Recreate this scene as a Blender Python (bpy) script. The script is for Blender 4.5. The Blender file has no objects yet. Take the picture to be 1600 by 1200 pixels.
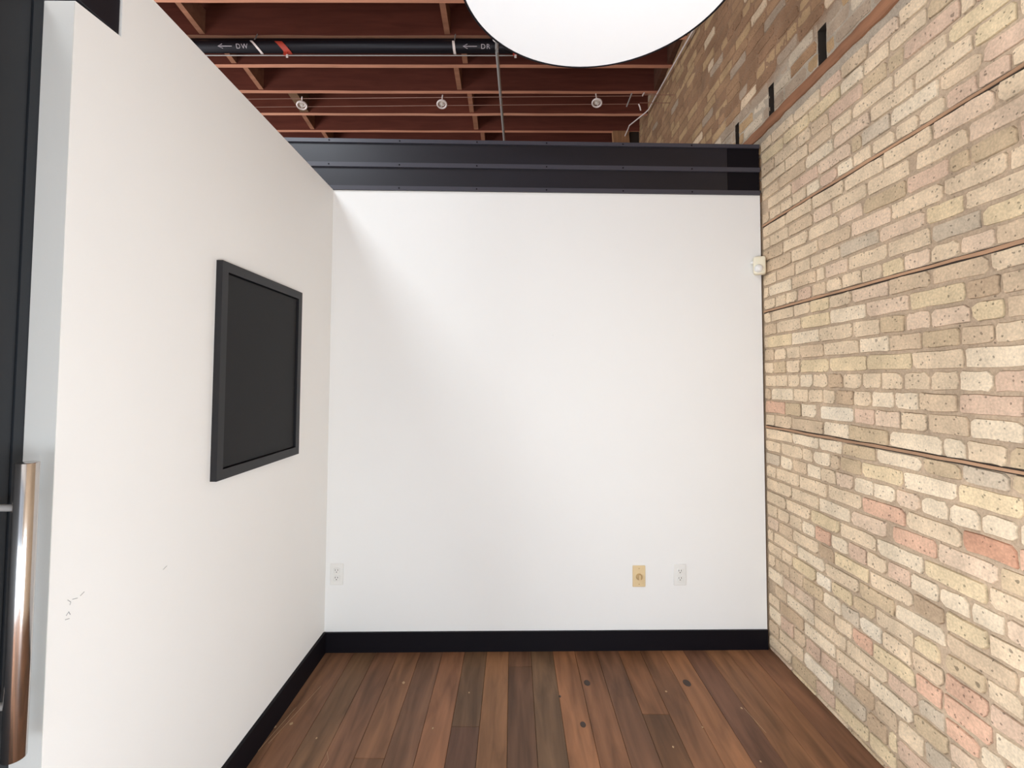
import bpy, bmesh, math, random
from mathutils import Vector, Matrix
R = random.Random(7)
C = bpy.context.scene.collection
sc = bpy.context.scene

# ------------------------------------------------------------------ camera
F_PX = 750.0
PITCH, YAW, ROLL, CX, CY = 0.0418, 0.0051, 0.0047, 798.611, 562.806
cam = bpy.data.cameras.new('camera'); cam_o = bpy.data.objects.new('camera', cam); C.objects.link(cam_o)
cam.sensor_fit = 'HORIZONTAL'; cam.sensor_width = 36.0
cam.lens = F_PX / 1600.0 * 36.0
cam.shift_x = (800.0 - CX) / 1600.0
cam.shift_y = (CY - 600.0) / 1600.0
cam.clip_start = 0.05
fwd = Vector((-math.sin(YAW) * math.cos(PITCH), math.cos(YAW) * math.cos(PITCH), math.sin(PITCH)))
right0 = Vector((math.cos(YAW), math.sin(YAW), 0)); up0 = right0.cross(fwd)
right = right0 * math.cos(ROLL) + up0 * math.sin(ROLL)
up = up0 * math.cos(ROLL) - right0 * math.sin(ROLL)
m = Matrix((right, up, -fwd)).transposed().to_4x4(); m.translation = Vector((0, 0, 1.45))
cam_o.matrix_world = m
sc.camera = cam_o

# ------------------------------------------------------------------ light
sc.view_settings.view_transform = 'Standard'; sc.view_settings.look = 'None'
sc.view_settings.gamma = 1.0; sc.view_settings.use_curve_mapping = False
sc.view_settings.exposure = 0.0
w = bpy.data.worlds.new('world'); sc.world = w; w.use_nodes = True
w.node_tree.nodes['Background'].inputs[0].default_value = (0.75, 0.85, 1.0, 1)
w.node_tree.nodes['Background'].inputs[1].default_value = 1.0
def area(name, loc, rot, sx, sy, power, col, spread=180):
    l = bpy.data.lights.new(name, 'AREA'); l.shape = 'RECTANGLE'; l.size = sx; l.size_y = sy
    l.energy = power; l.color = col; l.spread = math.radians(spread)
    o = bpy.data.objects.new(name, l); C.objects.link(o); o.location = loc; o.rotation_euler = rot
    return o
# low shop window behind the camera (window_1), then two added side fill lights
area('daylight_window_1', (-0.15, -1.60, 0.56), (math.radians(86), 0, 0), 2.6, 0.95, 34, (0.80, 0.905, 1.0))
area('fill_light_right', (1.376, -0.80, 0.62), (math.radians(90), 0, math.radians(90)), 1.3, 1.06, 84, (0.76, 0.885, 1.0))
area('fill_light_left', (-1.72, -0.85, 0.62), (math.radians(90), 0, math.radians(-90)), 1.3, 1.06, 138, (0.87, 0.94, 1.0))
# added fill light in the neighbouring space, aimed up to brighten the joists
area('fill_side_space', (-5.4, 3.0, 1.3), (math.radians(118), 0, math.radians(-90)), 6.0, 2.2, 260, (0.92, 0.96, 1.0))
# skylight over the open space beyond the left partition
area('daylight_skylight', (-2.05, 0.9, 4.12), (0, math.radians(-22), 0), 0.7, 1.5, 66, (0.85, 0.93, 1.0))

# ------------------------------------------------------------------ helpers
def lin(c):
    r = []
    for v in c[:3]:
        v /= 255.0
        r.append(v / 12.92 if v <= 0.04045 else ((v + 0.055) / 1.055) ** 2.4)
    return (*r, 1.0)
def mat(name, col, rough=0.6, metal=0.0, noise=None, bump=None, emit=None, spec=None):
    """noise=(scale, amount, stretch xyz)   bump=(scale, strength, distance)"""
    m = bpy.data.materials.new(name); m.use_nodes = True
    nt = m.node_tree; b = nt.nodes['Principled BSDF']
    c = lin(col); b.inputs['Base Color'].default_value = c
    b.inputs['Roughness'].default_value = rough; b.inputs['Metallic'].default_value = metal
    if spec is not None: b.inputs['Specular IOR Level'].default_value = spec
    if emit: b.inputs['Emission Color'].default_value = lin(col); b.inputs['Emission Strength'].default_value = emit
    tc = nt.nodes.new('ShaderNodeTexCoord')
    if noise:
        mp = nt.nodes.new('ShaderNodeMapping'); mp.inputs['Scale'].default_value = noise[2]
        nt.links.new(tc.outputs['Object'], mp.inputs[0])
        n = nt.nodes.new('ShaderNodeTexNoise'); n.inputs['Scale'].default_value = noise[0]; n.inputs['Detail'].default_value = 6
        nt.links.new(mp.outputs[0], n.inputs['Vector'])
        mr = nt.nodes.new('ShaderNodeMapRange'); mr.inputs['From Min'].default_value = .3; mr.inputs['From Max'].default_value = .7
        mr.inputs['To Min'].default_value = 1 - noise[1]; mr.inputs['To Max'].default_value = 1 + noise[1]
        nt.links.new(n.outputs['Fac'], mr.inputs['Value'])
        mx = nt.nodes.new('ShaderNodeVectorMath'); mx.operation = 'SCALE'; mx.inputs[0].default_value = c[:3]
        nt.links.new(mr.outputs[0], mx.inputs['Scale']); nt.links.new(mx.outputs[0], b.inputs['Base Color'])
    if bump:
        n2 = nt.nodes.new('ShaderNodeTexNoise'); n2.inputs['Scale'].default_value = bump[0]; n2.inputs['Detail'].default_value = 5
        nt.links.new(tc.outputs['Object'], n2.inputs['Vector'])
        bp = nt.nodes.new('ShaderNodeBump'); bp.inputs['Strength'].default_value = bump[1]; bp.inputs['Distance'].default_value = bump[2]
        nt.links.new(n2.outputs['Fac'], bp.inputs['Height']); nt.links.new(bp.outputs[0], b.inputs['Normal'])
    return m
class MB:
    """collects verts / faces (with an optional colour per vertex) and links them as ONE mesh object"""
    def __init__(s): s.v = []; s.f = []; s.c = []
    def add(s, vs, fs, col=None):
        n = len(s.v); s.v += [tuple(p) for p in vs]; s.f += [tuple(i + n for i in f) for f in fs]
        s.c += [col or (1, 1, 1, 1)] * len(vs); return s
    def box(s, a, b, bev=0.0, col=None, M=None):
        x0, y0, z0 = (min(a[i], b[i]) for i in range(3)); x1, y1, z1 = (max(a[i], b[i]) for i in range(3))
        if bev <= 0:
            vs = [(x, y, z) for x in (x0, x1) for y in (y0, y1) for z in (z0, z1)]
            fs = [(0, 1, 3, 2), (4, 6, 7, 5), (0, 4, 5, 1), (2, 3, 7, 6), (0, 2, 6, 4), (1, 5, 7, 3)]
        else:
            bm = bmesh.new(); bmesh.ops.create_cube(bm, size=1)
            for v in bm.verts: v.co = Vector(((x0 + x1) / 2 + v.co.x * (x1 - x0), (y0 + y1) / 2 + v.co.y * (y1 - y0), (z0 + z1) / 2 + v.co.z * (z1 - z0)))
            bmesh.ops.bevel(bm, geom=bm.edges[:], offset=bev, segments=1 if bev < .004 else 2, profile=.5, affect='EDGES')
            bm.verts.index_update(); vs = [v.co.copy() for v in bm.verts]; fs = [[v.index for v in f.verts] for f in bm.faces]; bm.free()
        if M: vs = [M @ Vector(p) for p in vs]
        return s.add(vs, fs, col)
    def tube(s, pts, r, n=12, cap=True, col=None):
        pts = [Vector(p) for p in pts]; rs = r if isinstance(r, (list, tuple)) else [r] * len(pts)
        vs = []; fs = []; ref = None
        for i, p in enumerate(pts):
            d = (pts[min(i + 1, len(pts) - 1)] - pts[max(i - 1, 0)]).normalized()
            if ref is None: ref = d.orthogonal().normalized()
            ref = (ref - d * ref.dot(d)).normalized(); q = d.cross(ref)
            for k in range(n):
                a = 2 * math.pi * k / n; vs.append(p + (ref * math.cos(a) + q * math.sin(a)) * rs[i])
            if i:
                for k in range(n): fs.append(((i - 1) * n + k, (i - 1) * n + (k + 1) % n, i * n + (k + 1) % n, i * n + k))
        if cap: fs.append(tuple(range(n))[::-1]); fs.append(tuple((len(pts) - 1) * n + k for k in range(n)))
        return s.add(vs, fs, col)
    def lathe(s, prof, n=32, M=None, col=None):
        """prof = [(radius, z)...] about the z axis"""
        vs = []; fs = []
        for (r, z) in prof:
            for k in range(n):
                a = 2 * math.pi * k / n; vs.append(Vector((r * math.cos(a), r * math.sin(a), z)))
        for i in range(len(prof) - 1):
            for k in range(n): fs.append((i * n + k, i * n + (k + 1) % n, (i + 1) * n + (k + 1) % n, (i + 1) * n + k))
        if M: vs = [M @ p for p in vs]
        return s.add(vs, fs, col)
    def prism(s, poly, axis, a, b, col=None):
        """poly of 2D points extruded along axis (0: poly=(y,z), 1: (x,z), 2: (x,y))"""
        def P(p, t): return {0: (t, p[0], p[1]), 1: (p[0], t, p[1]), 2: (p[0], p[1], t)}[axis]
        n = len(poly); vs = [P(p, a) for p in poly] + [P(p, b) for p in poly]
        fs = [tuple(range(n)), tuple(range(2 * n - 1, n - 1, -1))] + [(i, (i + 1) % n, n + (i + 1) % n, n + i) for i in range(n)]
        return s.add(vs, fs, col)
    def build(s, name, m, parent=None, smooth=False, origin=None):
        me = bpy.data.meshes.new(name); o3 = Vector(origin) if origin else Vector((0, 0, 0))
        me.from_pydata([tuple(Vector(p) - o3) for p in s.v], [], s.f)
        if any(c != (1, 1, 1, 1) for c in s.c):
            at = me.color_attributes.new('Col', 'FLOAT_COLOR', 'POINT')
            at.data.foreach_set('color', [x for c in s.c for x in c])
        bm = bmesh.new(); bm.from_mesh(me); bmesh.ops.recalc_face_normals(bm, faces=bm.faces[:]); bm.to_mesh(me); bm.free()
        if smooth:
            me.polygons.foreach_set('use_smooth', [True] * len(me.polygons)); me.set_sharp_from_angle(angle=math.radians(40))
        me.materials.append(m)
        o = bpy.data.objects.new(name, me); C.objects.link(o); o.location = o3
        if parent:
            o.parent = parent; o.location = o3 - wloc(parent)
        return o
def wloc(o):
    v = Vector(o.location); p = o.parent
    while p: v += Vector(p.location); p = p.parent
    return v
def tag(o, label, cat, group=None, kind=None):
    o['label'] = label; o['category'] = cat
    if group: o['group'] = group
    if kind: o['kind'] = kind
    return o
def thing(name, label, cat, loc, group=None, kind=None):
    o = bpy.data.objects.new(name, None); C.objects.link(o); o.location = loc; o.empty_display_size = .05
    return tag(o, label, cat, group, kind)

# ------------------------------------------------------------------ materials
M_wall = mat('white_wall_paint', (241, 240, 237), .75, noise=(1.3, .012, (1, 1, 1)), bump=(220, .12, .0008))
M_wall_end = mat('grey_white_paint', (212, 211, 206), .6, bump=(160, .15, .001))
M_black = mat('black_satin_paint', (25, 24, 32), .42, noise=(6, .25, (.25, 1, 1)), bump=(90, .08, .0006))
M_rail = mat('black_rail_lit', (64, 63, 72), .4, bump=(90, .05, .0005))  # rails catch light from above: that light put into a paler black
M_base = mat('black_baseboard_paint', (15, 12, 18), .6, spec=.15)
M_door = mat('charcoal_door_paint', (30, 34, 39), .5, bump=(120, .1, .0006))
M_panel = mat('charcoal_panel_paint', (34, 34, 35), .6, bump=(150, .12, .0006), spec=.2)
M_frame = mat('black_frame_paint', (20, 19, 23), .5)
M_steel = mat('brushed_stainless_steel', (196, 190, 186), .17, 1.0)
M_galv = mat('galvanised_steel', (176, 172, 168), .4, .25)
M_white_plastic = mat('white_plastic', (236, 234, 229), .35)
M_beige = mat('almond_plastic', (228, 203, 158), .4)
M_beige_dk = mat('almond_plastic_shade', (190, 160, 115), .4)
M_dark = mat('dark_slot', (40, 36, 34), .6)
M_pipe = mat('black_iron_pipe', (30, 29, 36), .4, .3)
M_red = mat('red_tag', (180, 60, 40), .5)
M_emt = mat('pale_conduit', (238, 224, 218), .4, .1)
M_wire = mat('steel_cable', (170, 130, 115), .4, .5)
M_letter = mat('white_lettering', (190, 180, 185), .6)
M_timber = mat('ledger_timber', (144, 100, 72), .8, noise=(9, .38, (1, .25, 2.5)), bump=(60, .5, .004))
M_strip = mat('wood_lath', (182, 142, 110), .8, noise=(14, .2, (1, .2, 1)))
M_joist_end = mat('fresh_timber', (168, 124, 88), .8, noise=(9, .25, (6, 1, .6)))
M_hole = mat('pocket_dark', (52, 42, 34), .95)

def wood_mat(name, rough, stretch, amt, dark, spec=.4):
    """wood whose own colour comes from the Col attribute of each piece"""
    m = bpy.data.materials.new(name); m.use_nodes = True; nt = m.node_tree; b = nt.nodes['Principled BSDF']
    N = nt.nodes.new; L = nt.links.new
    at = N('ShaderNodeAttribute'); at.attribute_name = 'Col'
    tc = N('ShaderNodeTexCoord'); mp = N('ShaderNodeMapping'); mp.inputs['Scale'].default_value = stretch
    L(tc.outputs['Object'], mp.inputs[0])
    n = N('ShaderNodeTexNoise'); n.inputs['Scale'].default_value = 22; n.inputs['Detail'].default_value = 8; n.inputs['Distortion'].default_value = .6
    L(mp.outputs[0], n.inputs['Vector'])
    mr = N('ShaderNodeMapRange'); mr.inputs['From Min'].default_value = .3; mr.inputs['From Max'].default_value = .7
    mr.inputs['To Min'].default_value = 1 - amt; mr.inputs['To Max'].default_value = 1 + amt
    L(n.outputs['Fac'], mr.inputs['Value'])
    n3 = N('ShaderNodeTexNoise'); n3.inputs['Scale'].default_value = 3.5; n3.inputs['Detail'].default_value = 3
    mp3 = N('ShaderNodeMapping'); mp3.inputs['Scale'].default_value = (stretch[0] * .5, stretch[1] * 1.5, stretch[2] * .5); L(tc.outputs['Object'], mp3.inputs[0]); L(mp3.outputs[0], n3.inputs['Vector'])
    mr3 = N('ShaderNodeMapRange'); mr3.inputs['From Min'].default_value = .3; mr3.inputs['From Max'].default_value = .7
    mr3.inputs['To Min'].default_value = 1 - dark; mr3.inputs['To Max'].default_value = 1 + dark
    L(n3.outputs['Fac'], mr3.inputs['Value'])
    mu = N('ShaderNodeMath'); mu.operation = 'MULTIPLY'; L(mr.outputs[0], mu.inputs[0]); L(mr3.outputs[0], mu.inputs[1])
    sc_ = N('ShaderNodeVectorMath'); sc_.operation = 'SCALE'; L(at.outputs['Color'], sc_.inputs[0]); L(mu.outputs[0], sc_.inputs['Scale'])
    L(sc_.outputs[0], b.inputs['Base Color'])
    b.inputs['Roughness'].default_value = rough; b.inputs['Specular IOR Level'].default_value = spec
    bp = N('ShaderNodeBump'); bp.inputs['Strength'].default_value = .25; bp.inputs['Distance'].default_value = .001
    L(n.outputs['Fac'], bp.inputs['Height']); L(bp.outputs[0], b.inputs['Normal'])
    return m
M_floor = wood_mat('dark_plank_floor', .5, (1.0, .11, 1), .36, .34, .3)
M_joist = wood_mat('old_joist_wood', .85, (.12, 1, 1), .16, .14, .2)

def brick_mat(name, mortar=False):
    m = bpy.data.materials.new(name); m.use_nodes = True; nt = m.node_tree; b = nt.nodes['Principled BSDF']
    N = nt.nodes.new; L = nt.links.new
    at = N('ShaderNodeAttribute'); at.attribute_name = 'Col'
    tc = N('ShaderNodeTexCoord')
    def rng(src, a, c_, lo, hi):
        q = N('ShaderNodeMapRange'); q.inputs['From Min'].default_value = a; q.inputs['From Max'].default_value = c_
        q.inputs['To Min'].default_value = lo; q.inputs['To Max'].default_value = hi; L(src, q.inputs['Value']); return q.outputs[0]
    def nz(s, d):
        n = N('ShaderNodeTexNoise'); n.inputs['Scale'].default_value = s; n.inputs['Detail'].default_value = d
        L(tc.outputs['Object'], n.inputs['Vector']); return n.outputs['Fac']
    big = nz(9, 4); fine = nz(140, 4); mid = nz(34, 3)
    f1 = rng(big, .3, .7, .82, 1.10); f2 = rng(fine, .3, .7, .84, 1.12)
    mu = N('ShaderNodeMath'); mu.operation = 'MULTIPLY'; L(f1, mu.inputs[0]); L(f2, mu.inputs[1])
    # pits and specks of the clay body
    v = N('ShaderNodeTexVoronoi'); v.inputs['Scale'].default_value = 62 if not mortar else 45
    nv = N('ShaderNodeTexNoise'); nv.inputs['Scale'].default_value = 60; L(tc.outputs['Object'], nv.inputs['Vector'])
    mxv = N('ShaderNodeMix'); mxv.data_type = 'VECTOR'; mxv.inputs['Factor'].default_value = .012
    L(tc.outputs['Object'], mxv.inputs[4]); L(nv.outputs['Color'], mxv.inputs[5]); L(mxv.outputs[1], v.inputs['Vector'])
    thr = N('ShaderNodeMath'); thr.operation = 'LESS_THAN'; thr.inputs[1].default_value = .21 if not mortar else .2; L(v.outputs['Distance'], thr.inputs[0])
    sep = N('ShaderNodeSeparateColor'); L(v.outputs['Color'], sep.inputs[0])
    pick = N('ShaderNodeMath'); pick.operation = 'GREATER_THAN'; pick.inputs[1].default_value = .80 if not mortar else .8; L(sep.outputs[0], pick.inputs[0])
    pit0 = N('ShaderNodeMath'); pit0.operation = 'MULTIPLY'; L(thr.outputs[0], pit0.inputs[0]); L(pick.outputs[0], pit0.inputs[1])
    # a few larger blow-holes
    v2 = N('ShaderNodeTexVoronoi'); v2.inputs['Scale'].default_value = 21; L(mxv.outputs[1], v2.inputs['Vector'])
    sz = N('ShaderNodeSeparateColor'); L(v2.outputs['Color'], sz.inputs[0])
    lim = rng(sz.outputs[0], .72, 1, 0, .17)
    big2 = N('ShaderNodeMath'); big2.operation = 'LESS_THAN'; L(v2.outputs['Distance'], big2.inputs[0]); L(lim, big2.inputs[1])
    pit = N('ShaderNodeMath'); pit.operation = 'MAXIMUM'; L(pit0.outputs[0], pit.inputs[0]); L(big2.outputs[0], pit.inputs[1])
    pc = rng(pit.outputs[0], 0, 1, 1, .5)
    mu2 = N('ShaderNodeMath'); mu2.operation = 'MULTIPLY'; L(mu.outputs[0], mu2.inputs[0]); L(pc, mu2.inputs[1])
    out = mu2.outputs[0]
    s = N('ShaderNodeVectorMath'); s.operation = 'SCALE'; L(at.outputs['Color'], s.inputs[0]); L(out, s.inputs['Scale'])
    L(s.outputs[0], b.inputs['Base Color'])
    b.inputs['Roughness'].default_value = .92; b.inputs['Specular IOR Level'].default_value = .2
    h = N('ShaderNodeMath'); h.operation = 'SUBTRACT'; L(mid, h.inputs[0]); L(pit.outputs[0], h.inputs[1])
    bp = N('ShaderNodeBump'); bp.inputs['Strength'].default_value = .5 if not mortar else .7; bp.inputs['Distance'].default_value = .0025 if not mortar else .004
    L(h.outputs[0], bp.inputs['Height']); L(bp.outputs[0], b.inputs['Normal'])
    return m
M_brick = brick_mat('cream_clay_brick'); M_mortar = brick_mat('lime_mortar', True)

# ================================================================== SETTING
XL, XR, ZT = -1.0041, 1.398, 2.5
def by(x): return 2.6428 + 0.0259 * x          # front face of the back partition
X0, X1, Y0, Y1, ZJ, ZD = -6.0, XR, -1.7, 6.9, 4.25, 4.54

# ---- floor: planks 117 mm wide running away from the camera
FLOORC = {0: (147, 98, 66), 1: (120, 79, 54), 2: (106, 72, 53), 3: (134, 87, 56), 4: (127, 85, 58), 5: (154, 104, 70), 6: (90, 59, 46), 7: (118, 80, 54),
          8: (113, 75, 50), 9: (97, 63, 46), 10: (106, 70, 50), -1: (88, 69, 51), -2: (97, 69, 53), -3: (138, 98, 67), -4: (93, 72, 54), -5: (141, 96, 70),
          -6: (102, 73, 57), -7: (134, 94, 68), -8: (125, 87, 66), -9: (111, 83, 60), -10: (122, 85, 63), -11: (115, 81, 60), -12: (106, 77, 54)}
FLOORC = {k: tuple(v[i] * .70 + (150, 114, 86)[i] * .32 for i in range(3)) for k, v in FLOORC.items()}
JOINTS = {3: [2.157], -4: [2.073], 6: [1.35], 0: [.9], 5: [1.2], -1: [1.45], -7: [1.9], -2: [2.5], -10: [1.6], 8: [1.1], 1: [1.0], -5: [.8], 2: [1.3], -3: [1.1]}
floor = MB().box((X0, Y0, -.16), (X1 + .35, Y1, -.02)).build('floor', mat('subfloor', (30, 22, 18), .9))
tag(floor, 'dark brown wooden plank floor of mixed worn boards, running towards the back wall', 'floor', kind='structure')
def plank(mb, x0, x1, y0, y1, c):
    k = 1 + R.uniform(-.04, .04); zt = -R.uniform(0, .0008)
    mb.box((x0 + .0006, y0 + .0006, -.019), (x1 - .0006, y1 - .0006, zt), .0012, col=tuple(v * k for v in lin(c)[:3]) + (1,))
PW = .1173
far = MB()
for k in range(-50, 11):
    xa = .216 + (k) * PW; xb = xa + PW
    if xa > XR + .02: continue
    xb = min(xb, XR + .03)
    c = FLOORC.get(k, R.choice(list(FLOORC.values())))
    if k >= -11:
        ys = [-1.2] + sorted(JOINTS.get(k, [R.uniform(.6, 1.6)])) + [by(xa) + .1]
        ys = [-1.2, R.uniform(-.3, .3)] + sorted(JOINTS.get(k, [R.uniform(.9, 1.7)])) + [by(xa) + .06]
        cols = [R.choice(list(FLOORC.values())), c, c]
        for i in range(len(ys) - 1):
            mb = MB(); cc = cols[min(i, 2)]
            if k == 3 and i == 1: cc = (108, 76, 52)
            if k == -4 and i == 1: cc = (110, 80, 64)
            if i == 1 and k not in (3, -4): cc = R.choice([c, tuple(v * .9 for v in c), R.choice(list(FLOORC.values()))])
            plank(mb, xa, xb, ys[i], ys[i + 1], cc)
            mb.build('floor_plank', M_floor, floor)
        plank(far, xa, xb, Y0, -1.2, c); plank(far, xa, xb, by(xa) + .06, Y1, c)
    else:
        y = Y0
        while y < Y1:
            y2 = min(Y1, y + R.uniform(1.2, 2.2)); plank(far, xa, xb, y, y2, R.choice(list(FLOORC.values()))); y = y2
fp = far.build('floor_planks_beyond', M_floor, floor); fp['kind'] = 'stuff'
# pale chips and scratches on the boards
M_chip = mat('bare_wood_chip', (190, 160, 124), .7)
for (x, y, s) in [(-.52, 2.36, .007), (.72, 2.31, .005), (.80, 2.08, .004), (.64, 1.97, .004), (-.93, 2.08, .007), (-.99, 2.06, .006), (-.79, 2.0, .004), (-.20, 2.29, .004), (-.33, 2.06, .004), (1.02, 2.2, .005), (.95, 1.9, .004)]:
    q = MB(); n = 6; vs = [(x + s * R.uniform(.6, 1.2) * math.cos(a * math.tau / n), y + 1.4 * s * R.uniform(.6, 1.2) * math.sin(a * math.tau / n), z) for z in (-.0006, .0006) for a in range(n)]
    q.add(vs, [tuple(range(n)), tuple(range(n, 2 * n))] + [(i, (i + 1) % n, n + (i + 1) % n, n + i) for i in range(n)]); q.build('wood_chip', M_chip, floor)
for pts in ([(-.955, 2.18), (-.99, 1.93)], [(-.905, 2.33), (-.945, 2.10), (-.97, 1.97)], [(1.03, 2.2), (1.05, 2.05)], [(-.72, 1.93), (-.70, 1.89), (-.705, 1.85)]):
    MB().tube([(a, b, .0002) for a, b in pts], .0007, 5).build('scratch', M_chip, floor)
# knots
M_knot = mat('dark_knot', (62, 45, 35), .5)
for (x, y, s) in [(.36, 2.37, .016), (.84, 2.375, .018), (.30, 2.09, .013), (.22, 2.27, .006)]:
    MB().lathe([(0.0001, .0007), (s * .6, .0006), (s, -.0004)], 14, Matrix.Translation((x, y, 0)) @ Matrix.Scale(1.5, 4, (0, 1, 0))).build('knot', M_knot, floor)

# ---- left partition with its notch for the header
wl = MB().prism([(1.056, 0), (by(XL) + .0, 0), (by(XL) + .0, ZT), (1.1835, ZT), (1.1835, 2.320), (1.056, 2.311)], 0, -1.0745, XL).build('wall_left', M_wall)
tag(wl, 'smooth white partition wall on the left with a black framed panel, stopping below the joists', 'wall', kind='structure')
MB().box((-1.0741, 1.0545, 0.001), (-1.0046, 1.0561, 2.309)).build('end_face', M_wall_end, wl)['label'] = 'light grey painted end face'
M_scuff = mat('grey_scuff', (150, 150, 150), .8)
for pts in ([(1.10, .950), (1.108, .942), (1.106, .936)], [(1.112, .946), (1.125, .943)], [(1.132, .945), (1.142, .950)], [(1.098, .916), (1.104, .922), (1.108, .914)], [(1.096, .908), (1.106, .906)], [(1.398, .902), (1.412, .907)]):
    MB().tube([(XL + .0002, a, b) for a, b in pts], .0007, 5).build('scuff_mark', M_scuff, wl)
# ---- back partition, runs on behind the left one
bx0, bx1 = -2.6, 1.388
wb = MB().prism([(bx0, by(bx0)), (bx1, by(bx1)), (bx1, by(bx1) + .11), (bx0, by(bx0) + .11)], 2, 0, ZT).build('wall_back', M_wall)
tag(wb, 'smooth white partition wall across the back, under the black band', 'wall', kind='structure')
MB().lathe([(.0001, -.0012), (.003, -.001), (.004, .0004)], 8, Matrix.Translation((.217, by(.217), 1.699)) @ Matrix.Rotation(math.pi / 2, 4, 'X')).build('nail_hole', M_scuff, wb)
# ---- black band on top of the back partition
band = thing('trim_1', 'black painted double band of boards and rails along the top of the back wall', 'trim', (0, by(0), ZT), kind='structure')
def slab(x0, x1, z0, z1, d0, d1): return MB().prism([(x0, by(x0) + d0), (x1, by(x1) + d0), (x1, by(x1) + d1), (x0, by(x0) + d1)], 2, z0, z1)
XS = 1.206
for (a, b, mm) in ((bx0, XS - .001, M_black), (XS + .001, 1.386, M_base)):
    slab(a, b, 2.520, 2.635, .002, .10).build('band_board', mm, band)
    slab(a, b, 2.655, 2.772, .002, .10).build('band_board', mm, band)
for (z0, z1) in ((2.501, 2.525), (2.632, 2.657), (2.769, 2.790)):
    r = slab(bx0, 1.387, z0, z1, -.008, .11).build('band_rail', M_rail, band)
    for k in range(9):
        x = -1.05 + k * .41 - .02 * (k % 2)
        if x < 1.35: MB().lathe([(.0001, .0012), (.004, .001), (.0045, -.001)], 8, Matrix.Translation((x + .02, by(x) - .008, (z0 + z1) / 2)) @ Matrix.Rotation(math.pi / 2, 4, 'X')).build('bolt', M_base, r)
# ---- baseboards
b1 = MB().prism([(-1.0041, 1.058), (-.990, 1.058), (-.990, by(-.99) - .013), (-1.0041, by(-1) - .013)], 2, 0, .108).build('baseboard_left', M_base)
tag(b1, 'black flat baseboard along the foot of the left white wall', 'baseboard', kind='structure')
b2 = MB().prism([(-1.0041, by(-1.0041) - .013), (1.386, by(1.386) - .013), (1.386, by(1.386)), (-1.0041, by(-1.0041))], 2, 0, .103).build('baseboard_back', M_base)
tag(b2, 'black flat baseboard along the foot of the back white wall', 'baseboard', kind='structure')

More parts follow.
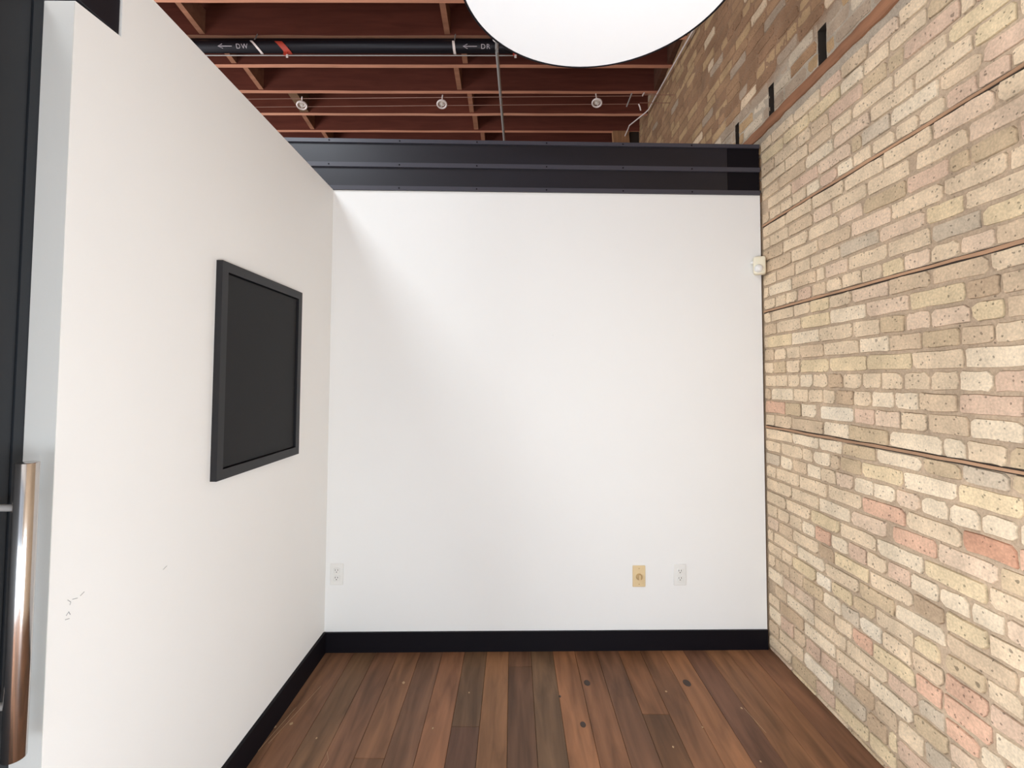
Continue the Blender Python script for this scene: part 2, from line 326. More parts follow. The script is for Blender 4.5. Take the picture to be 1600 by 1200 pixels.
# ---- brick wall on the right
PAL = dict(c=(226, 202, 170), l=(236, 217, 188), L=(242, 228, 204), y=(226, 203, 162), t=(210, 184, 153), q=(226, 198, 171), p=(212, 179, 155),
           r=(216, 163, 137), R=(196, 128, 100), o=(196, 172, 138), g=(196, 180, 158), b=(178, 150, 120),
           d=(148, 113, 86), e=(188, 156, 116), f=(166, 130, 98), h=(176, 158, 138))
for k_ in 'cltLyqprRogb':                       # worn together: the clay tones lie close to each other
    mx_ = .42 if k_ in 'rRb' else .30
    PAL[k_] = tuple(PAL[k_][i] * (1 - mx_) + (224, 199, 169)[i] * mx_ for i in range(3))
for k_ in 'defh': PAL[k_] = tuple(PAL[k_][i] * .75 + (166, 134, 106)[i] * .25 for i in range(3))
ROWS = """59:0:1813,119y 1959,185y 2148,123p 2276,193o 2469,204c
125:0:1811,39y 1850,107b 1957,197g 2154,217L 2366,211c 2582,88t
208:1:1588,98g 1694,106c 1802,108t 1914,104b 2022,101p 2126,107p 2238,110p 2353,89t 2448,108p 2562,93l
279:0:1493,97q 1595,133o 1730,208l 1938,182c 2140,215l 2361,205b 2572,88c
345:1:1416,69l 1495,107r 1606,103g 1712,130p 1848,214c 2066,209c 2280,219l 2504,102t
413:1:1342,100l 1446,164r 1613,102r 1717,192y 1920,106r 2029,102c 2148,129t 2278,152q 2430,102q 2537,92l
487:1:1347,100p 1462,139r 1601,127t 1731,131c 1868,107L 1986,102g 2092,109l 2211,148o 2364,113t 2477,124t 2608,51c
553:1:1357,101c 1464,126o 1619,98y 1717,177c 1898,122o 2020,127y 2152,107L 2259,182y 2447,92c 2544,119c
619:0:1371,216t 1593,203l 1802,176o 1981,207c 2193,208l 2406,209c 2622,39c
685:1:1341,100c 1455,134y 1593,119b 1715,205c 1926,199y 2130,101b 2240,197c 2442,122t 2570,89q
756:1:1291,100q 1404,91l 1512,93l 1614,104l 1729,101p 1833,98c 1934,101p 2043,101l 2149,107r 2256,98l 2365,97c 2473,100c 2580,70c
823:0:1240,200c 1453,212y 1666,206l 1885,199c 2092,195y 2292,196c 2494,160c
893:0:1206,200o 1417,190q 1618,182r 1831,184q 2023,200l 2228,207c 2446,212c
964:0:1151,200r 1358,159R 1527,208c 1741,207r 1955,204c 2167,201c 2373,206c 2585,77c
1033:1:1250,100l 1354,102l 1463,97l 1571,100l 1676,99q 1784,100l 1891,105l 2000,102q 2105,100c 2209,100l 2314,110t 2436,98l 2540,94g
1103:1:1336,197y 1535,206l 1747,203y 1953,121o 2078,58t 2141,122l 2263,79c 2348,178c 2537,133c
1169:0:1160,200o 1374,139g 1517,143o 1663,206l 1876,180o 2064,150l 2218,201l 2431,211c
1241:0:1171,200o 1375,123c 1498,77l 1587,208l 1813,198o 2022,157l 2184,239t 2428,153t 2588,78c
1312:1:1328,151l 1491,141t 1638,104c 1753,114q 1874,108p 1993,206L 2237,109l 2351,132o 2483,181r
1384:1:1325,189p 1525,138t 1671,97l 1780,101l 1891,92c 1987,106b 2097,78c 2184,99c 2292,115c 2413,203l 2615,53t
1453:1:1305,100p 1407,106l 1520,97c 1625,103c 1734,99c 1836,97c 1937,105c 2046,95b 2146,105c 2256,95l 2356,99c 2461,102c 2569,97c
1527:0:1290,200l 1496,191c 1695,211y 1910,220y 2135,209y 2354,116c 2470,109o 2585,92c
1594:1:1294,100c 1402,100t 1506,139o 1648,140t 1794,149l 1947,216c 2172,175t 2352,110c 2468,109c 2583,92t
1662:1:1263,100t 1366,99y 1470,140q 1612,103q 1715,114o 1835,142c 1985,207c 2201,213l 2420,206y 2639,40c
1736:0:1174,200t 1378,102b 1484,207y 1701,198q 1906,212l 2127,204y 2341,205c 2553,124t
1801:1:1299,100c 1409,191t 1607,173t 1789,183q 1991,130c 2129,129y 2263,130c 2398,203c 2608,67c
1873:1:1280,100t 1387,106q 1502,95c 1607,100q 1716,99y 1821,98c 1926,109c 2043,97c 2144,102t 2251,102p 2358,94c 2458,96c 2561,98c
1942:0:1223,200y 1425,172g 1599,185c 1787,206c 2005,141q 2151,55c 2215,184t 2410,206l 2629,54c
2009:0:1269,200c 1484,130y 1622,201q 1826,216g 2046,200c 2256,119c 2380,157t 2550,132c
2076:0:1133,200c 1347,190c 1556,202c 1770,203q 1981,210t 2196,204c 2405,226t
2147:0:1313,138o 1454,67o 1530,151p 1703,202o 1909,141q 2050,206c 2271,201c 2478,185t
2211:0:1253,200q 1462,184c 1681,194c 1885,203c 2093,127q 2229,188t 2429,165c 2607,74c
2284:0:1166,200c 1368,209q 1582,209c 1797,208c 2020,206c 2232,212c 2450,209c
2357:1:1219,100c 1323,93p 1423,103p 1531,101c 1638,98c 1736,114c 1850,99c 1956,98l 2050,122p 2168,96l 2274,106c 2390,99c 2495,101c 2609,75t
2422:0:1195,200p 1413,135t 1552,199l 1758,145g 1902,59o 1965,214q 2184,204p 2399,214c
2494:0:1097,200c 1300,124y 1430,208c 1649,196c 1865,197q 2079,190l 2274,222t 2509,143t
2558:0:1318,192y 1519,215c 1740,208c 1956,125c 2081,171t 2251,183c 2446,210c
2630:1:1421,44c 1467,221p 1685,65o 1775,113o 1899,201p 2100,129t 2229,102c 2337,204c 2548,127t
2702:0:1469,112o 1592,156c 1885,128l 2022,210y 2237,216y 2459,213y
2768:0:1584,116c 2011,147p 2149,205c 2371,192c"""
S1, S2, S3 = 2.3222, 1.8375, 1.2022
POCK = [(2.104, 2.164), (2.538, 2.592), (2.938, 2.990), (1.70, 1.755), (1.28, 1.34), (3.36, 3.41)]
PZ0, PZ1 = 2.898, 3.07
rows = []
for ln in ROWS.split('\n'):
    z, h, bs = ln.split(':'); L = []
    for b in bs.split():
        a, r_ = b.split(','); L.append([int(a) / 1000, (int(a) + int(r_[:-1])) / 1000, r_[-1]])
    rows.append((int(z) / 1000, int(h), L))
rows.insert(0, (-.012, 0, []))
RP = []                                          # (z0, z1, bricks, upper)
for i, (z, hd, L) in enumerate(rows):
    zp = rows[i - 1][0] if i else z - .07; zn = rows[i + 1][0] if i + 1 < len(rows) else z + .07
    z0, z1 = (z + zp) / 2 + .0048, (z + zn) / 2 - .0048
    for s in (S1, S2, S3):
        if z0 < s + .009 and z1 > s + .02: z0 = max(z0, s + .0085)
        if z1 > s - .009 and z0 < s - .02: z1 = min(z1, s - .0085)
    z0 = max(z0, .002)
    step = .101 if hd else .206
    out = []; L = sorted(L); prev = None
    for b in L:
        if prev is None: prev = b; out.append(b); continue
        g = b[0] - prev[1]
        if g < .028: mid = (b[0] + prev[1]) / 2; prev[1] = mid - .0045; b[0] = mid + .0045
        elif g > .07:
            n = max(1, round(g / .2)); w_ = g / n
            for k in range(n): out.append([prev[1] + k * w_ + .005, prev[1] + (k + 1) * w_ - .005, R.choice('cqtylg')])
        out.append(b); prev = b
    lo = min([b[0] for b in out], default=2.675)
    y = lo
    while y > -2.9:
        w_ = step * R.uniform(.92, 1.05); out.append([y - w_ + .005, y - .005, R.choice('ccclyqtqpogbr' if z < 1.2 else 'cccyqtqtpog')]); y -= w_
    hi = max([b[1] for b in out if b[1] < 2.9], default=2.67)
    if hi < 2.6: out.append([hi + .009, 2.674, R.choice('ctq')])
    for b in out:
        if b[1] > 2.62 and b[1] < 2.9: b[1] = 2.674
    y = 2.682
    if z > 2.45:
        while y < 6.8: w_ = step * R.uniform(.92, 1.05); out.append([y + .005, y + w_ - .005, R.choice('dfet')]); y += w_
    RP.append((z0, z1, out, False))
z = 2.912; k = 0
while z < ZD - .02:
    z1 = min(z + .0605, ZD); hd = k % 7 == 4; step = .103 if hd else .206; y = -2.9 + R.uniform(0, .2); out = []
    while y < 6.8:
        w_ = step * R.uniform(.9, 1.08)
        if z < 3.1: c = R.choice('hhheegf')
        else: c = R.choice('ddddffffdffdeeeteh')
        out.append([y + .005, y + w_ - .005, c]); y += w_
    if z < PZ1 - .01:
        o2 = []
        for b in out:
            cuts = [b]
            for (a, c_) in POCK:
                nn = []
                for q in cuts:
                    if q[1] < a or q[0] > c_: nn.append(q); continue
                    if a - q[0] > .02: nn.append([q[0], a - .002, q[2]])
                    if q[1] - c_ > .02: nn.append([c_ + .002, q[1], q[2]])
                cuts = nn
            o2 += cuts
        out = o2
    RP.append((z, z1, out, True)); z += .0695; k += 1

wr = thing('wall_right', 'old cream brick wall on the right with wooden laths and a rusty brown timber', 'wall', (XR, 2, 0), kind='structure')
MB().box((1.60, Y0, -.02), (1.85, Y1, ZD + .1)).build('wall_core', M_hole, wr)
# mortar bed: a lumpy sheet behind the brick faces, open at the joist pockets
from mathutils import noise as mn
mb = MB(); ny, nz_ = 300, 230
ysm = [-3.2 + 3.9 * i / 40 for i in range(40)] + [.7 + 2.6 * i / 180 for i in range(180)] + [3.3 + 3.6 * i / 80 for i in range(81)]
zsm = [-.02 + (ZD + .02) * i / nz_ for i in range(nz_ + 1)]
def near(vals, t):
    return min(range(len(vals)), key=lambda i: abs(vals[i] - t))
for (a, b) in POCK:
    ysm[near(ysm, a)] = a; ysm[near(ysm, b)] = b
zsm[near(zsm, PZ0)] = PZ0; zsm[near(zsm, PZ1)] = PZ1
mc = lin((193, 169, 143)); mg = lin((184, 168, 148)); md = lin((154, 122, 96))
vs = []; cols = []
for zz in zsm:
    for yy in ysm:
        n1 = mn.noise(Vector((yy * 9, zz * 14, 3.1))); n2 = mn.noise(Vector((yy * 40, zz * 40, 7)))
        up_ = zz > 2.83
        dx = (.0030 if up_ else .0052) + n1 * .0022 + n2 * .0014
        vs.append((XR + dx, yy, zz))
        t = min(1, max(0, (zz - 3.02 + .12 * mn.noise(Vector((yy * 3, zz * 3, 1)))) / .12)) if up_ else 0
        base = mg if (zz > 2.78) else mc
        f = 1 + .10 * n1
        cols.append(tuple((base[i] * (1 - t) + md[i] * t) * f for i in range(3)) + (1,))
W_ = len(ysm); fs = []
for j in range(len(zsm) - 1):
    for i in range(W_ - 1):
        ym, zm = (ysm[i] + ysm[i + 1]) / 2, (zsm[j] + zsm[j + 1]) / 2
        if PZ0 < zm < PZ1 and any(a < ym < b for a, b in POCK): continue
        fs.append((j * W_ + i, j * W_ + i + 1, (j + 1) * W_ + i + 1, (j + 1) * W_ + i))
mb.v = vs; mb.f = fs; mb.c = cols
mo = mb.build('mortar', M_mortar, wr, smooth=True); mo['kind'] = 'stuff'
for (a, b) in POCK:
    p = MB(); x0, x1 = XR + .004, XR + .13
    P = [(x, y, zz) for x in (x0, x1) for y in (a, b) for zz in (PZ0, PZ1)]
    p.add(P, [(4, 6, 7, 5), (0, 4, 5, 1), (2, 3, 7, 6), (0, 2, 6, 4), (1, 5, 7, 3)])
    p.build('joist_pocket', M_hole, wr)

def brick(mb, y0, y1, z0, z1, c, upper):
    """irregular brick face: 14-point outline, worn edge falling back into the mortar, 40 triangles"""
    L, H = y1 - y0, z1 - z0
    if L < .012 or H < .012: return
    pr = R.uniform(-.0022, .0022); fx = XR + pr + (.0008 if upper else -.0012)
    k = 1.045 + R.uniform(-.06, .05); col = lin(PAL[c]); col = tuple(v * k for v in col[:3]) + (1,)
    rr = [min(.45 * H, .4 * L, R.choice((.003, .005, .006, .009, .015))) for _ in range(4)]
    j = lambda s: R.uniform(-s, s)
    o = [(y0 + rr[0], z0), (y0 + L * .33, z0), (y0 + L * .66, z0), (y1 - rr[1], z0), (y1, z0 + rr[1]), (y1, z0 + H * .5), (y1, z1 - rr[2]), (y1 - rr[2], z1),
         (y0 + L * .66, z1), (y0 + L * .33, z1), (y0 + rr[3], z1), (y0, z1 - rr[3]), (y0, z0 + H * .5), (y0, z0 + rr[0])]
    jz = .0026 if not upper else .004
    o = [(a + j(jz), max(b + j(jz), .001)) for a, b in o]
    cy, cz = (y0 + y1) / 2, (z0 + z1) / 2; ty, tz = j(.006), j(.02)
    def xf(a, b): return fx + (a - cy) * ty + (b - cz) * tz
    ch = R.uniform(.0018, .0034) if not upper else .0035; n = 14
    inn = [(cy + (a - cy) * (1 - 2 * ch / L), cz + (b - cz) * (1 - 2 * ch / H)) for a, b in o]
    vs = [(xf(a, b), a, b) for a, b in inn] + [(XR + .0085, a, b) for a, b in o]
    fs = [tuple(range(n))] + [(i, n + i, n + (i + 1) % n, (i + 1) % n) for i in range(n)]
    b0 = len(mb.v); mb.add(vs, fs, col)
    joint_shade = R.uniform(.06, .42)                       # joint shadow painted dark and uneven into the brick's outer ring
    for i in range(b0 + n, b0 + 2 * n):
        kd = min(1, max(.05, joint_shade + R.uniform(-.2, .45))) if not upper else R.uniform(.5, 1)
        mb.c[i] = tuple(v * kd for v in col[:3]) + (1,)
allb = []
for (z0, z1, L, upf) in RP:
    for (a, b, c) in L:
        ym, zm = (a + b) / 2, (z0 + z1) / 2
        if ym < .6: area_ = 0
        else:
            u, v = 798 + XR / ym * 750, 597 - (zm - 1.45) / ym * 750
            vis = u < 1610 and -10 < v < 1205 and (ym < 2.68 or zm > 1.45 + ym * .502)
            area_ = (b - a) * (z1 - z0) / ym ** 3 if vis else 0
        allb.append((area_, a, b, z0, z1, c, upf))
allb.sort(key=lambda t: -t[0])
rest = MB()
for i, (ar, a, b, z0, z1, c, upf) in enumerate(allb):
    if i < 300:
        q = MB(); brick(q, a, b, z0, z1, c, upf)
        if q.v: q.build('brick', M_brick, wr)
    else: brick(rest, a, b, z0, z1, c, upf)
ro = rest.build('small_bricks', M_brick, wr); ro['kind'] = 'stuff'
# thin wooden laths bedded in three joints
for s in (S1, S2, S3):
    p = MB(); y = -2.9; vs = []; n = 0
    while y < 2.70:
        y = min(y, 2.674)
        w1 = R.uniform(-.0015, .0015); h = .0052 + R.uniform(-.001, .001); x = XR - .003 + R.uniform(-.001, .001)
        vs += [(x, y, s + w1 - h), (x, y, s + w1 + h), (XR + .02, y, s + w1 + h), (XR + .02, y, s + w1 - h)]; n += 1; y += .09 if y < 2.6739 else 1
    fs = [(4 * i + k, 4 * i + (k + 1) % 4, 4 * i + 4 + (k + 1) % 4, 4 * i + 4 + k) for i in range(n - 1) for k in range(4)] + [(0, 1, 2, 3), (4 * n - 4, 4 * n - 3, 4 * n - 2, 4 * n - 1)]
    p.add(vs, fs); p.build('wood_lath', M_strip, wr)
    g = MB().box((XR + .0015, -2.9, s - .0085), (XR + .02, 2.675, s + .0085)).build('lath_shadow_strip', M_hole, wr)  # dark strip laid in for the shadow gap above and below the lath
# rough timber ledger under the joist pockets
p = MB(); y = -2.9; vs = []; n = 0
while y < 6.8:
    lo, hi = 2.840 + R.uniform(-.006, .004), 2.895 + R.uniform(-.005, .004); x = XR - .006 + R.uniform(-.003, .002)
    vs += [(x, y, lo), (x - .001, y, (lo + hi) / 2), (x, y, hi), (XR + .05, y, hi), (XR + .05, y, lo)]; n += 1; y += .055
fs = [(5 * i + k, 5 * i + (k + 1) % 5, 5 * i + 5 + (k + 1) % 5, 5 * i + 5 + k) for i in range(n - 1) for k in range(5)] + [(0, 1, 2, 3, 4), tuple(5 * n - 5 + k for k in range(5))]
p.add(vs, fs); p.build('timber_ledger', M_timber, wr)['label'] = 'rusty brown rough timber'

# ---- ceiling: joists across the room, blocking between, deck above
ce = MB().box((X0, Y0, ZD), (X1 + .3, Y1, ZD + .08), col=lin((96, 52, 36))).build('ceiling', M_joist)
tag(ce, 'high open ceiling of dark red-brown wooden joists under a board deck', 'ceiling', kind='structure')
JY = [3.427, 3.810, 4.170, 4.557, 4.950, 5.293, 5.67, 6.04, 6.42]
y = 3.427 - .378
while y > Y0: JY.insert(0, y); y -= .378
JC = [(112, 60, 48), (106, 56, 44), (116, 62, 48)]; JU_LIT = [(214, 154, 126), (206, 144, 116), (218, 158, 128)]  # undersides: light from below put into a paler wood colour
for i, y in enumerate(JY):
    c = lin(R.choice(JC)); cu = lin(R.choice(JU_LIT)); x = X0 + .02; vs = []; un = []; n = 0
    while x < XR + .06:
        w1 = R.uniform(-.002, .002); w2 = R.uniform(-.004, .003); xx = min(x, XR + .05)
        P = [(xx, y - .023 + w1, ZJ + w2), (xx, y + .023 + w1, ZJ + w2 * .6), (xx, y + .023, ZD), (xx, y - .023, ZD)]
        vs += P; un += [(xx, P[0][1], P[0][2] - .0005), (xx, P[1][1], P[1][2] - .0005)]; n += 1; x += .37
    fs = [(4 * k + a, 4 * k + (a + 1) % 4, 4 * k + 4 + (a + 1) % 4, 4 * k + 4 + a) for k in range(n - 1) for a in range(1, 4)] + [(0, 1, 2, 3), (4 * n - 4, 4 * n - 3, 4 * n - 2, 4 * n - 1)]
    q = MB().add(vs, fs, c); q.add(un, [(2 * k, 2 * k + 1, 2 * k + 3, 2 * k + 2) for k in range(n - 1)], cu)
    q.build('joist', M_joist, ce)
BL = {3.427: [(-2.55, .045), (-.55, .045)], 3.81: [(-2.50, .045), (-.44, .045), (1.37, .039)], 4.17: [(-2.46, .045), (-.535, .045), (1.37, .049)], 4.557: [(-2.21, .09), (-.45, .045)], 4.95: [(-2.27, .045), (-.43, .05)], 5.293: [(-2.2, .045), (-.37, .045)], 3.049: [(-2.6, .045), (-.56, .045)]}
for i in range(len(JY) - 1):
    key = min(BL, key=lambda q: abs(q - JY[i]))
    lst = BL[key] if abs(key - JY[i]) < .01 else [(-2.5 + R.uniform(-.05, .05), .045), (-.5 + R.uniform(-.05, .05), .045)]
    for (x, w_) in lst + [(-4.5, .045)]:
        q = MB(); ya, yb = JY[i] + .024, JY[i + 1] - .024
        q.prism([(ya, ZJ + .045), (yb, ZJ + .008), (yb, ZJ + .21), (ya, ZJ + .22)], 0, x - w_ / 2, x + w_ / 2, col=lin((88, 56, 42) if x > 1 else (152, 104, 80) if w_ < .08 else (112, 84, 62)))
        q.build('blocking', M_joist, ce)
MB().prism([(1.12, 3.96), (1.30, 3.96), (1.28, ZJ - .001), (1.10, ZJ - .001)], 1, 5.27, 5.33).build('corbel_block', M_joist_end, ce)
MB().box((1.30, 5.29, 3.9), (1.396, 5.40, ZJ - .002)).build('corbel_block', M_hole, ce)

# ---- rest of the shell, out of the frame
ws = MB().box((X0 - .12, Y0, 0), (X0, Y1, ZD)).build('wall_far_left', M_wall); tag(ws, 'plain white wall closing the open space far to the left', 'wall', kind='structure')
wf = MB().box((X0, Y1, 0), (X1 + .3, Y1 + .12, ZD)).build('wall_far', mat('dark_far_wall', (70, 50, 42), .9)); tag(wf, 'dark wall at the far end beyond the back partition', 'wall', kind='structure')
fr = MB()
fr.box((X0, Y0 - .12, 0), (X1 + .3, Y0, .08)).box((X0, Y0 - .12, 2.1), (X1 + .3, Y0, ZD))
fr.box((X0, Y0 - .12, .08), (-1.65, Y0, 2.1)).box((1.33, Y0 - .12, .08), (X1 + .3, Y0, 2.1))
wfr = fr.build('wall_front', M_wall); tag(wfr, 'white street wall behind the camera with a wide low shop window', 'wall', kind='structure')
win = thing('window_1', 'wide black framed shop window behind the camera', 'window', (-.15, Y0, .08), kind='structure')
for x in (-1.62, -.15, 1.30): MB().box((x - .025, Y0 - .08, .08), (x + .025, Y0 - .02, 2.1)).build('mullion', M_base, win)
for z in (.105, 2.075): MB().box((-1.65, Y0 - .08, z - .025), (1.33, Y0 - .02, z + .025)).build('window_rail', M_base, win)

for nm, x, yc, lab in (('fill_frame_right', 1.383, -.80, 'added black frame round a fill light against the brick wall behind the camera'), ('fill_frame_left', -1.735, -.85, 'added black frame round a fill light on the left behind the camera')):  # made-up frames, added round the two side fill lights
    wn = thing(nm, lab, 'window', (x, yc, .05), kind='structure')
    for yy in (-.69, 0, .69): MB().box((x - .012, yc + yy - .02, .05), (x + .012, yc + yy + .02, 1.20)).build('mullion', M_base, wn)
    for zz in (.07, 1.18): MB().box((x - .012, yc - .71, zz - .02), (x + .012, yc + .71, zz + .02)).build('window_rail', M_base, wn)
# ================================================================== THINGS
# ---- open door at the end of the left partition
dr = thing('door_1', 'open charcoal black door at the left edge with a long steel pull bar', 'door', (-1.10, .58, 0), kind='structure')
MB().box((-1.123, .12, .012), (-1.079, 1.0325, 2.30), .001).build('door_leaf', M_door, dr)
MB().box((-1.135, 1.0335, 0), (-1.0755, 1.0559, 2.311)).build('door_jamb', M_door, dr)
hd = MB().tube([(-.9985, .99, z) for z in (.688, .6885, .6895, 1.2755, 1.2765, 1.277)], [.0175, .0187, .0193, .0193, .0187, .0175], 32).build('door_handle', M_steel, dr, smooth=True)
hd['label'] = 'long polished stainless steel pull bar'
for z in (.788, 1.184):
    MB().tube([(-1.0795, .99, z), (-1.076, .99, z), (-1.0758, .99, z), (-1.028, .99, z), (-1.012, .99, z)], [.011, .011, .0072, .0072, .0055], 14).build('post', M_galv, hd, smooth=True)
# ---- black header passing through the notch
hb = MB().box((-2.6, 1.062, 2.3225), (-1.0075, 1.1815, 2.55), .002).build('header_beam', M_black)
tag(hb, 'black boxed header beam let into the top front corner of the left wall', 'beam')

# ---- framed black panel on the left wall
y0, y1, z0, z1 = 1.600, 2.2108, 1.1094, 1.8509
pa = thing('wall_panel', 'charcoal black rectangular panel in a black frame on the left wall', 'panel', (XL, 1.9, z0))
def frame_piece(poly): return MB().prism(poly, 0, XL - .0005, XL + .022)
fw = .034
for poly in ([(y0, z0), (y1, z0), (y1 - fw, z0 + fw), (y0 + fw, z0 + fw)], [(y0, z1), (y1, z1), (y1 - fw, z1 - fw), (y0 + fw, z1 - fw)],
             [(y0, z0), (y0, z1), (y0 + fw, z1 - fw), (y0 + fw, z0 + fw)], [(y1, z0), (y1, z1), (y1 - fw, z1 - fw), (y1 - fw, z0 + fw)]):
    frame_piece(poly).build('frame_side', M_frame, pa)
MB().box((XL, y0 + fw + .003, z0 + fw + .003), (XL + .013, y1 - fw - .003, z1 - fw - .003), .0015).build('board', M_panel, pa)
MB().box((XL, y0 + fw - .001, z0 + fw - .001), (XL + .004, y1 - fw + .001, z1 - fw + .001)).build('backing', M_base, pa)

# ---- outlets and dimmer on the back wall
def onback(x, z, d=0.0): return Matrix.Translation((x, by(x) - d, z)) @ Matrix.Rotation(math.atan(.0259), 4, 'Z')
def plate(nm, x, z, m, label, cat, grp=None):
    t = thing(nm, label, cat, (x, by(x), z), grp)
    M = onback(x, z)
    MB().box((-.035, -.0055, -.057), (.035, .0003, .057), .003, M=M).build('cover_plate', m, t, smooth=True)
    return t, M
def outlet(x, z, label):
    t, M = plate('wall_outlet', x, z, M_white_plastic, label, 'outlet', None)
    for s in (1, -1):
        r = MB().box((-.0165, -.0075, s * .0195 - .0145), (.0165, -.005, s * .0195 + .0145), .004, M=M).build('socket', M_white_plastic, t, smooth=True)
        for dx in (-.0064, .0064): MB().box((dx - .0013, -.0079, s * .0195 + .000), (dx + .0013, -.0070, s * .0195 + .0085), M=M).build('slot', M_dark, r)
        MB().lathe([(.0001, .0081), (.0026, .0081), (.0026, .007)], 10, M @ Matrix.Translation((0, 0, s * .0195 - .0065)) @ Matrix.Rotation(math.pi / 2, 4, 'X')).build('ground_hole', M_dark, r)
    MB().lathe([(.0001, .0066), (.003, .0062), (.0032, .005)], 10, M @ Matrix.Rotation(math.pi / 2, 4, 'X')).build('screw', M_white_plastic, t)
outlet(-.943, .406, 'white duplex wall outlet low on the back wall by the left corner')
outlet(.910, .397, 'white duplex wall outlet low on the back wall, right of the beige dimmer')
t, M = plate('dimmer_switch', .6865, .390, M_beige, 'beige rotary dimmer switch low on the back wall near the right-hand outlet', 'switch')
MR = M @ Matrix.Translation((0, 0, -.002)) @ Matrix.Rotation(math.pi / 2, 4, 'X')
MB().lathe([(.0001, .021), (.0125, .021), (.0145, .019), (.0175, .006), (.0175, .005)], 24, MR).build('knob', M_beige_dk, t, smooth=True)
MB().box((-.0035, -.0235, -.015), (.0035, -.020, .012), .001, M=M).build('knob_grip', M_beige, t)
for z in (-.042, .042): MB().lathe([(.0001, .0066), (.003, .0062), (.0032, .005)], 10, M @ Matrix.Translation((0, 0, z)) @ Matrix.Rotation(math.pi / 2, 4, 'X')).build('screw', M_beige_dk, t)

# ---- motion sensor in the corner of back wall and brick wall
ms = thing('motion_sensor', 'small white motion sensor in the corner between back wall and brick wall', 'sensor', (1.372, 2.645, 2.085))
Ms = Matrix.Translation((1.362, 2.640, 2.092)) @ Matrix.Rotation(math.radians(-28), 4, 'Z')
MB().box((-.034, -.018, -.052), (.030, .026, .050), .014, M=Ms).build('housing', mat('aged_white_plastic', (236, 226, 200), .45), ms, smooth=True)
MB().lathe([(.0001, .030), (.012, .0275), (.021, .018), (.0235, 0), (.0235, -.01)], 20, Ms @ Matrix.Translation((-.006, -.012, -.020)) @ Matrix.Rotation(math.pi / 2, 4, 'X')).build('lens', M_white_plastic, ms, smooth=True)
MB().tube([Ms @ Vector(p) for p in ((-.030, .002, .020), (-.044, .006, .020), (-.046, .008, .019))], [.0085, .0075, .003], 12).build('swivel_bracket', M_white_plastic, ms, smooth=True)

# ---- drum pendant
dp = thing('drum_pendant_light', 'large round white drum pendant with a glowing flat diffuser, overhead', 'lamp', (.222, 1.2205, 2.517))
MT = Matrix.Translation((.222, 1.2205, 2.517))
Rr = .3745
M_shade = mat('white_fabric_shade', (238, 236, 230), .8); M_diff = mat('glowing_diffuser', (246, 248, 250), .6, emit=.08)
MB().lathe([(Rr, .004), (Rr, .26), (Rr - .003, .26), (Rr - .003, .004), (Rr, .004)], 96, MT).build('shade', M_shade, dp, smooth=True)
MB().lathe([(.0001, .0), (Rr - .004, .0), (Rr - .004, .004), (.0001, .004)], 96, MT).build('diffuser', M_diff, dp, smooth=True)
MB().lathe([(Rr - .003, -.0015), (Rr + .002, -.0015), (Rr + .002, .008), (Rr - .003, .008), (Rr - .003, -.0015)], 96, MT).build('rim', M_base, dp, smooth=True)
MB().tube([(.222, 1.2205, 2.72), (.222, 1.2205, ZJ)], .003, 8).build('cord', M_base, dp)
for k in range(3):
    a = k * math.tau / 3; MB().tube([(.222, 1.2205, 2.74), (.222 + (Rr - .004) * math.cos(a), 1.2205 + (Rr - .004) * math.sin(a), 2.74)], .003, 8).build('spider_arm', M_galv, dp)

# ---- sprinkler / drain pipe across the joists
PY, PZ, PR = 3.72, 4.105, .046
pp = thing('black_pipe', 'thick black iron pipe with white arrow lettering hung below the joists', 'pipe', (0, PY, PZ))
MB().tube([(-5.5, PY, PZ), (.55, PY, PZ), (.62, PY, PZ + .03), (.65, PY, PZ + .10), (.65, PY, ZD)], PR, 24).build('pipe_run', M_pipe, pp, smooth=True)
MB().tube([(-5.5, PY + .10, 4.212), (.62, PY + .10, 4.212)], .030, 16).build('upper_pipe_run', M_pipe, pp, smooth=True)
MB().tube([(-5.5, PY + .02, PZ - PR - .013), (.0, PY + .02, PZ - PR - .010)], .0045, 10).build('thin_conduit', M_galv, pp, smooth=True)
def ring(x, r, w_, m, nm, lab=None, dx=0, a0=-200, a1=60):
    q = MB(); n = 18; vs = []
    for i in range(n + 1):
        a = math.radians(a0 + (a1 - a0) * i / n); t_ = i / n
        for (rr, ww) in ((r, -w_), (r, w_), (r + .004, w_), (r + .004, -w_)): vs.append((x + ww + dx * math.sin(a) , PY + rr * math.cos(a), PZ + rr * math.sin(a)))
    fs = [(4 * i + k, 4 * i + (k + 1) % 4, 4 * i + 4 + (k + 1) % 4, 4 * i + 4 + k) for i in range(n) for k in range(4)] + [(0, 1, 2, 3), (4 * n, 4 * n + 1, 4 * n + 2, 4 * n + 3)]
    o = q.add(vs, fs).build(nm, m, pp)
    if lab: o['label'] = lab
    return o
ring(-2.07, PR + .001, .010, M_emt, 'hanger_strap', 'white strap', -.045); ring(-.485, PR + .001, .010, M_emt, 'hanger_strap', 'white strap', -.005)
for x in (-1.825, .004): MB().box((x - .02, PY - .011, PZ - PR - .03), (x + .014, PY - .005, PZ - PR + .012), .001).build('tag', M_red, pp)['label'] = 'red tag'
ring(-1.86, PR + .002, .028, M_red, 'tag', 'red tag', -.05, -190, -60); ring(.0, PR + .002, .020, M_red, 'tag', 'red tag', -.01, -190, -60)
for x in (-1.815, .005): MB().box((x - .009, PY - .012, PZ - PR - .048), (x + .009, PY - .004, PZ - PR - .022), .002).build('tag_clip', M_emt, pp)
for x in (-2.10, -.485, -4.2): MB().tube([(x, PY + .01, PZ + PR), (x, 3.792, ZJ + .012)], .005, 8).build('hanger_rod', M_galv, pp)
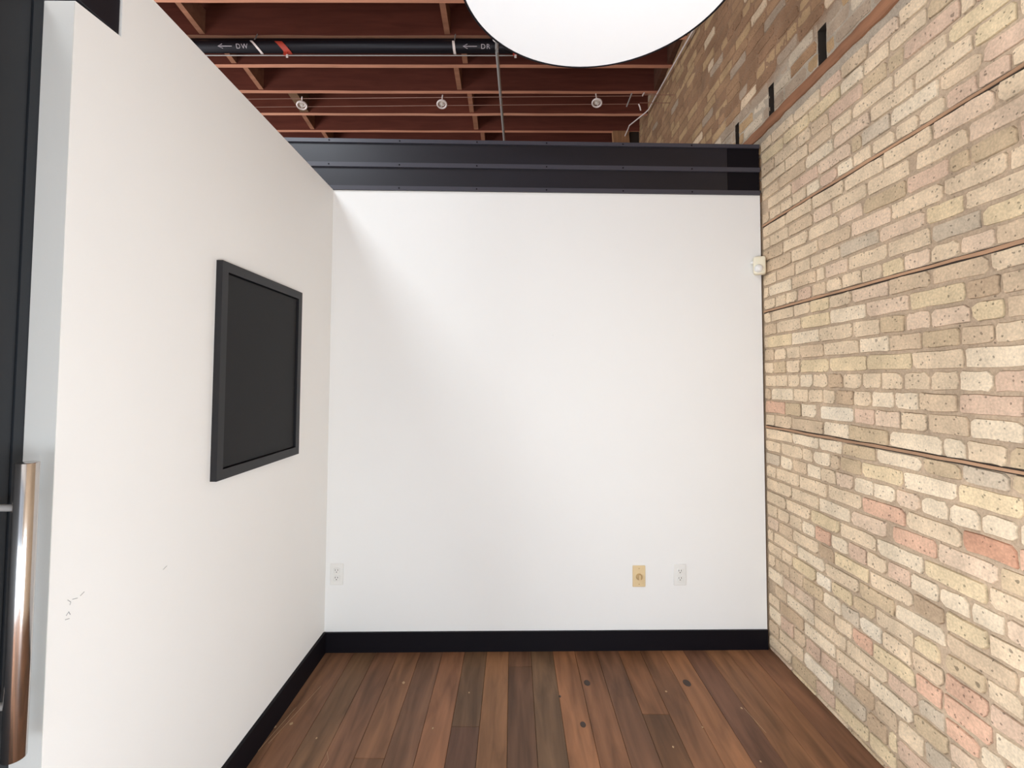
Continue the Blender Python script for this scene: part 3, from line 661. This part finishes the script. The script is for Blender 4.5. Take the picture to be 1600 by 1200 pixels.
def letters(txt, x, size):
    cu = bpy.data.curves.new('lettering', 'FONT'); cu.body = txt; cu.size = size; cu.extrude = .0006; cu.space_character = 1.25
    o = bpy.data.objects.new('tmp', cu); C.objects.link(o); bpy.context.view_layer.update()
    me = bpy.data.meshes.new_from_object(o.evaluated_get(bpy.context.evaluated_depsgraph_get())); bpy.data.objects.remove(o)
    me.materials.clear(); me.materials.append(M_letter)
    bt = bmesh.new(); bt.from_mesh(me)
    for i in range(1, 12):                       # slice the strokes so that they can follow the pipe
        bmesh.ops.bisect_plane(bt, geom=bt.verts[:] + bt.edges[:] + bt.faces[:], plane_co=(0, size * .07 * i, 0), plane_no=(0, 1, 0))
    bt.to_mesh(me); bt.free()
    a = math.radians(-150)        # on the side of the pipe that faces down and forward
    n_ = Vector((0, math.cos(a), math.sin(a))); upv = Vector((0, math.sin(a), -math.cos(a))) ; upv = upv if upv.z > 0 else -upv
    Mx = Matrix(((1, 0, 0), tuple(upv), tuple(n_))).transposed().to_4x4(); Mx.translation = Vector((x, PY, PZ)) + n_ * (PR + .0012) - upv * size * .35
    me.transform(Mx)
    # wrap the glyphs round the pipe
    for v in me.vertices:
        d = Vector((0, v.co.y - PY, v.co.z - PZ)); r_ = d.length; v.co.y = PY + d.y / r_ * (PR + .0012); v.co.z = PZ + d.z / r_ * (PR + .0012)
    o = bpy.data.objects.new('lettering', me); C.objects.link(o); o.parent = pp; o.location = -Vector(pp.location)
    # arrow
    q = MB(); u = upv * .3 * size * .0
    def pt(dx, du):
        p = Vector((x + dx, PY, PZ)) + n_ * (PR + .0012) + upv * du; d = Vector((0, p.y - PY, p.z - PZ)).normalized() * (PR + .0013); return Vector((p.x, PY + d.y, PZ + d.z))
    q.tube([pt(-.14, 0), pt(-.03, 0)], .0028, 6); q.tube([pt(-.105, .016), pt(-.14, 0), pt(-.105, -.016)], .0028, 6)
    q.build('arrow_mark', M_letter, pp)
letters('DW', -2.21, .05); letters('DR', -.27, .05)

# ---- conduit running away below the joists
cr = thing('ceiling_conduit', 'straight grey metal conduit running front to back below the joists', 'conduit', (-.11, 4.3, 4.0))
MB().tube([(-.14, 3.62, 4.0), (-.09, 5.9, 4.0)], .0125, 12).build('conduit_run', M_galv, cr, smooth=True)
MB().tube([(-.14, 3.60, 4.0), (-.14, 3.60, 4.14), (-.14, 3.66, 4.22)], .0135, 12).build('elbow', M_galv, cr, smooth=True)
MB().lathe([(.030, -.012), (.036, -.012), (.036, .012), (.030, .012), (.030, -.012)], 20, Matrix.Translation((-.14, 3.625, 4.115)) @ Matrix.Rotation(math.pi / 2, 4, 'X')).build('clamp', M_emt, cr, smooth=True)

# ---- cable lighting
ZC = 3.95
cl = thing('lighting_cables', 'pair of thin taut cables strung across below the joists to the brick wall', 'cable', (0, 4.2, ZC))
def cy_(x, far_): return (4.30 - .0175 * (x + 2.2)) if far_ else (4.174 - .0165 * (x + 2.2))
for fa in (0, 1):
    MB().tube([(-5, cy_(-5, fa), ZC), (1.0 if not fa else 1.02, cy_(1.0, fa), ZC), (1.12, cy_(1.12, fa), ZC)], .0030, 6).build('cable', M_wire, cl)
    x = 1.12; MB().tube([(x, cy_(x, fa), ZC - .001), (x + .012, cy_(x, fa), ZC + .02 if not fa else ZC - .03), (x + .018, cy_(x, fa), ZC + .028 if not fa else ZC - .06)], .006, 8).build('turnbuckle', M_emt, cl, smooth=True)
    MB().tube([(x + .01, cy_(x, fa), ZC + .01), (XR + .01, cy_(x, fa), ZC + .01)], .003, 6).build('anchor_rod', M_wire, cl)
MB().tube([(1.02, cy_(1, 0) - .03, ZC + .004), (1.02, cy_(1, 1) + .03, ZC - .004)], .006, 8).build('spreader_bar', M_galv, cl)
def spot(x, tilt, label):
    yc = (cy_(x, 0) + cy_(x, 1)) / 2
    t = thing('cable_spotlight', label, 'spotlight', (x, yc, ZC), 'spotlights on the cables')
    T = Matrix.Translation((x, yc, ZC)) @ Matrix.Rotation(math.radians(tilt), 4, 'Z')
    MB().tube([T @ Vector((0, -.10, .0)), T @ Vector((0, -.035, -.004))], .0055, 8).build('arm', M_emt, t)
    MB().tube([T @ Vector((0, .035, -.004)), T @ Vector((0, .10, .0))], .0055, 8).build('arm', M_emt, t)
    T2 = T @ Matrix.Rotation(math.radians(-22), 4, 'X') @ Matrix.Scale(1.12, 4)
    MB().lathe([(.036 + .007 * math.cos(a * math.tau / 8), -.030 + .007 * math.sin(a * math.tau / 8)) for a in range(9)], 24, T2).build('ring', M_emt, t, smooth=True)
    MB().lathe([(.0001, -.036), (.011, -.034), (.014, -.020), (.024, -.024), (.026, -.022), (.016, .006), (.008, .012), (.0001, .012)], 20, T2).build('reflector_bulb', mat('halogen_reflector', (235, 225, 215), .3, .2) if 'halogen_reflector' not in bpy.data.materials else bpy.data.materials['halogen_reflector'], t, smooth=True)
spot(-1.925, 24, 'small silver spotlight on the ceiling cables, nearest the left wall')
spot(-.655, 12, 'small silver spotlight on the ceiling cables, just left of the long grey conduit')
spot(.735, -16, 'small silver spotlight on the ceiling cables, nearest the brick wall')

# ---- thin pale conduit at the top of the brick wall
wc = MB().tube([(1.365, 2.4, 4.07), (1.365, 3.5, 4.13), (1.365, 4.33, 4.19), (1.37, 4.60, 4.215), (1.372, 4.80, 4.225), (1.352, 4.84, 4.215), (1.237, 5.07, 4.20), (1.236, 5.12, 4.19), (1.238, 5.43, 4.19), (1.24, 6.0, 4.19)], .0065, 10).build('wall_conduit', M_emt, smooth=True)
tag(wc, 'thin pale conduit along the top of the brick wall, bending over the joists', 'conduit')
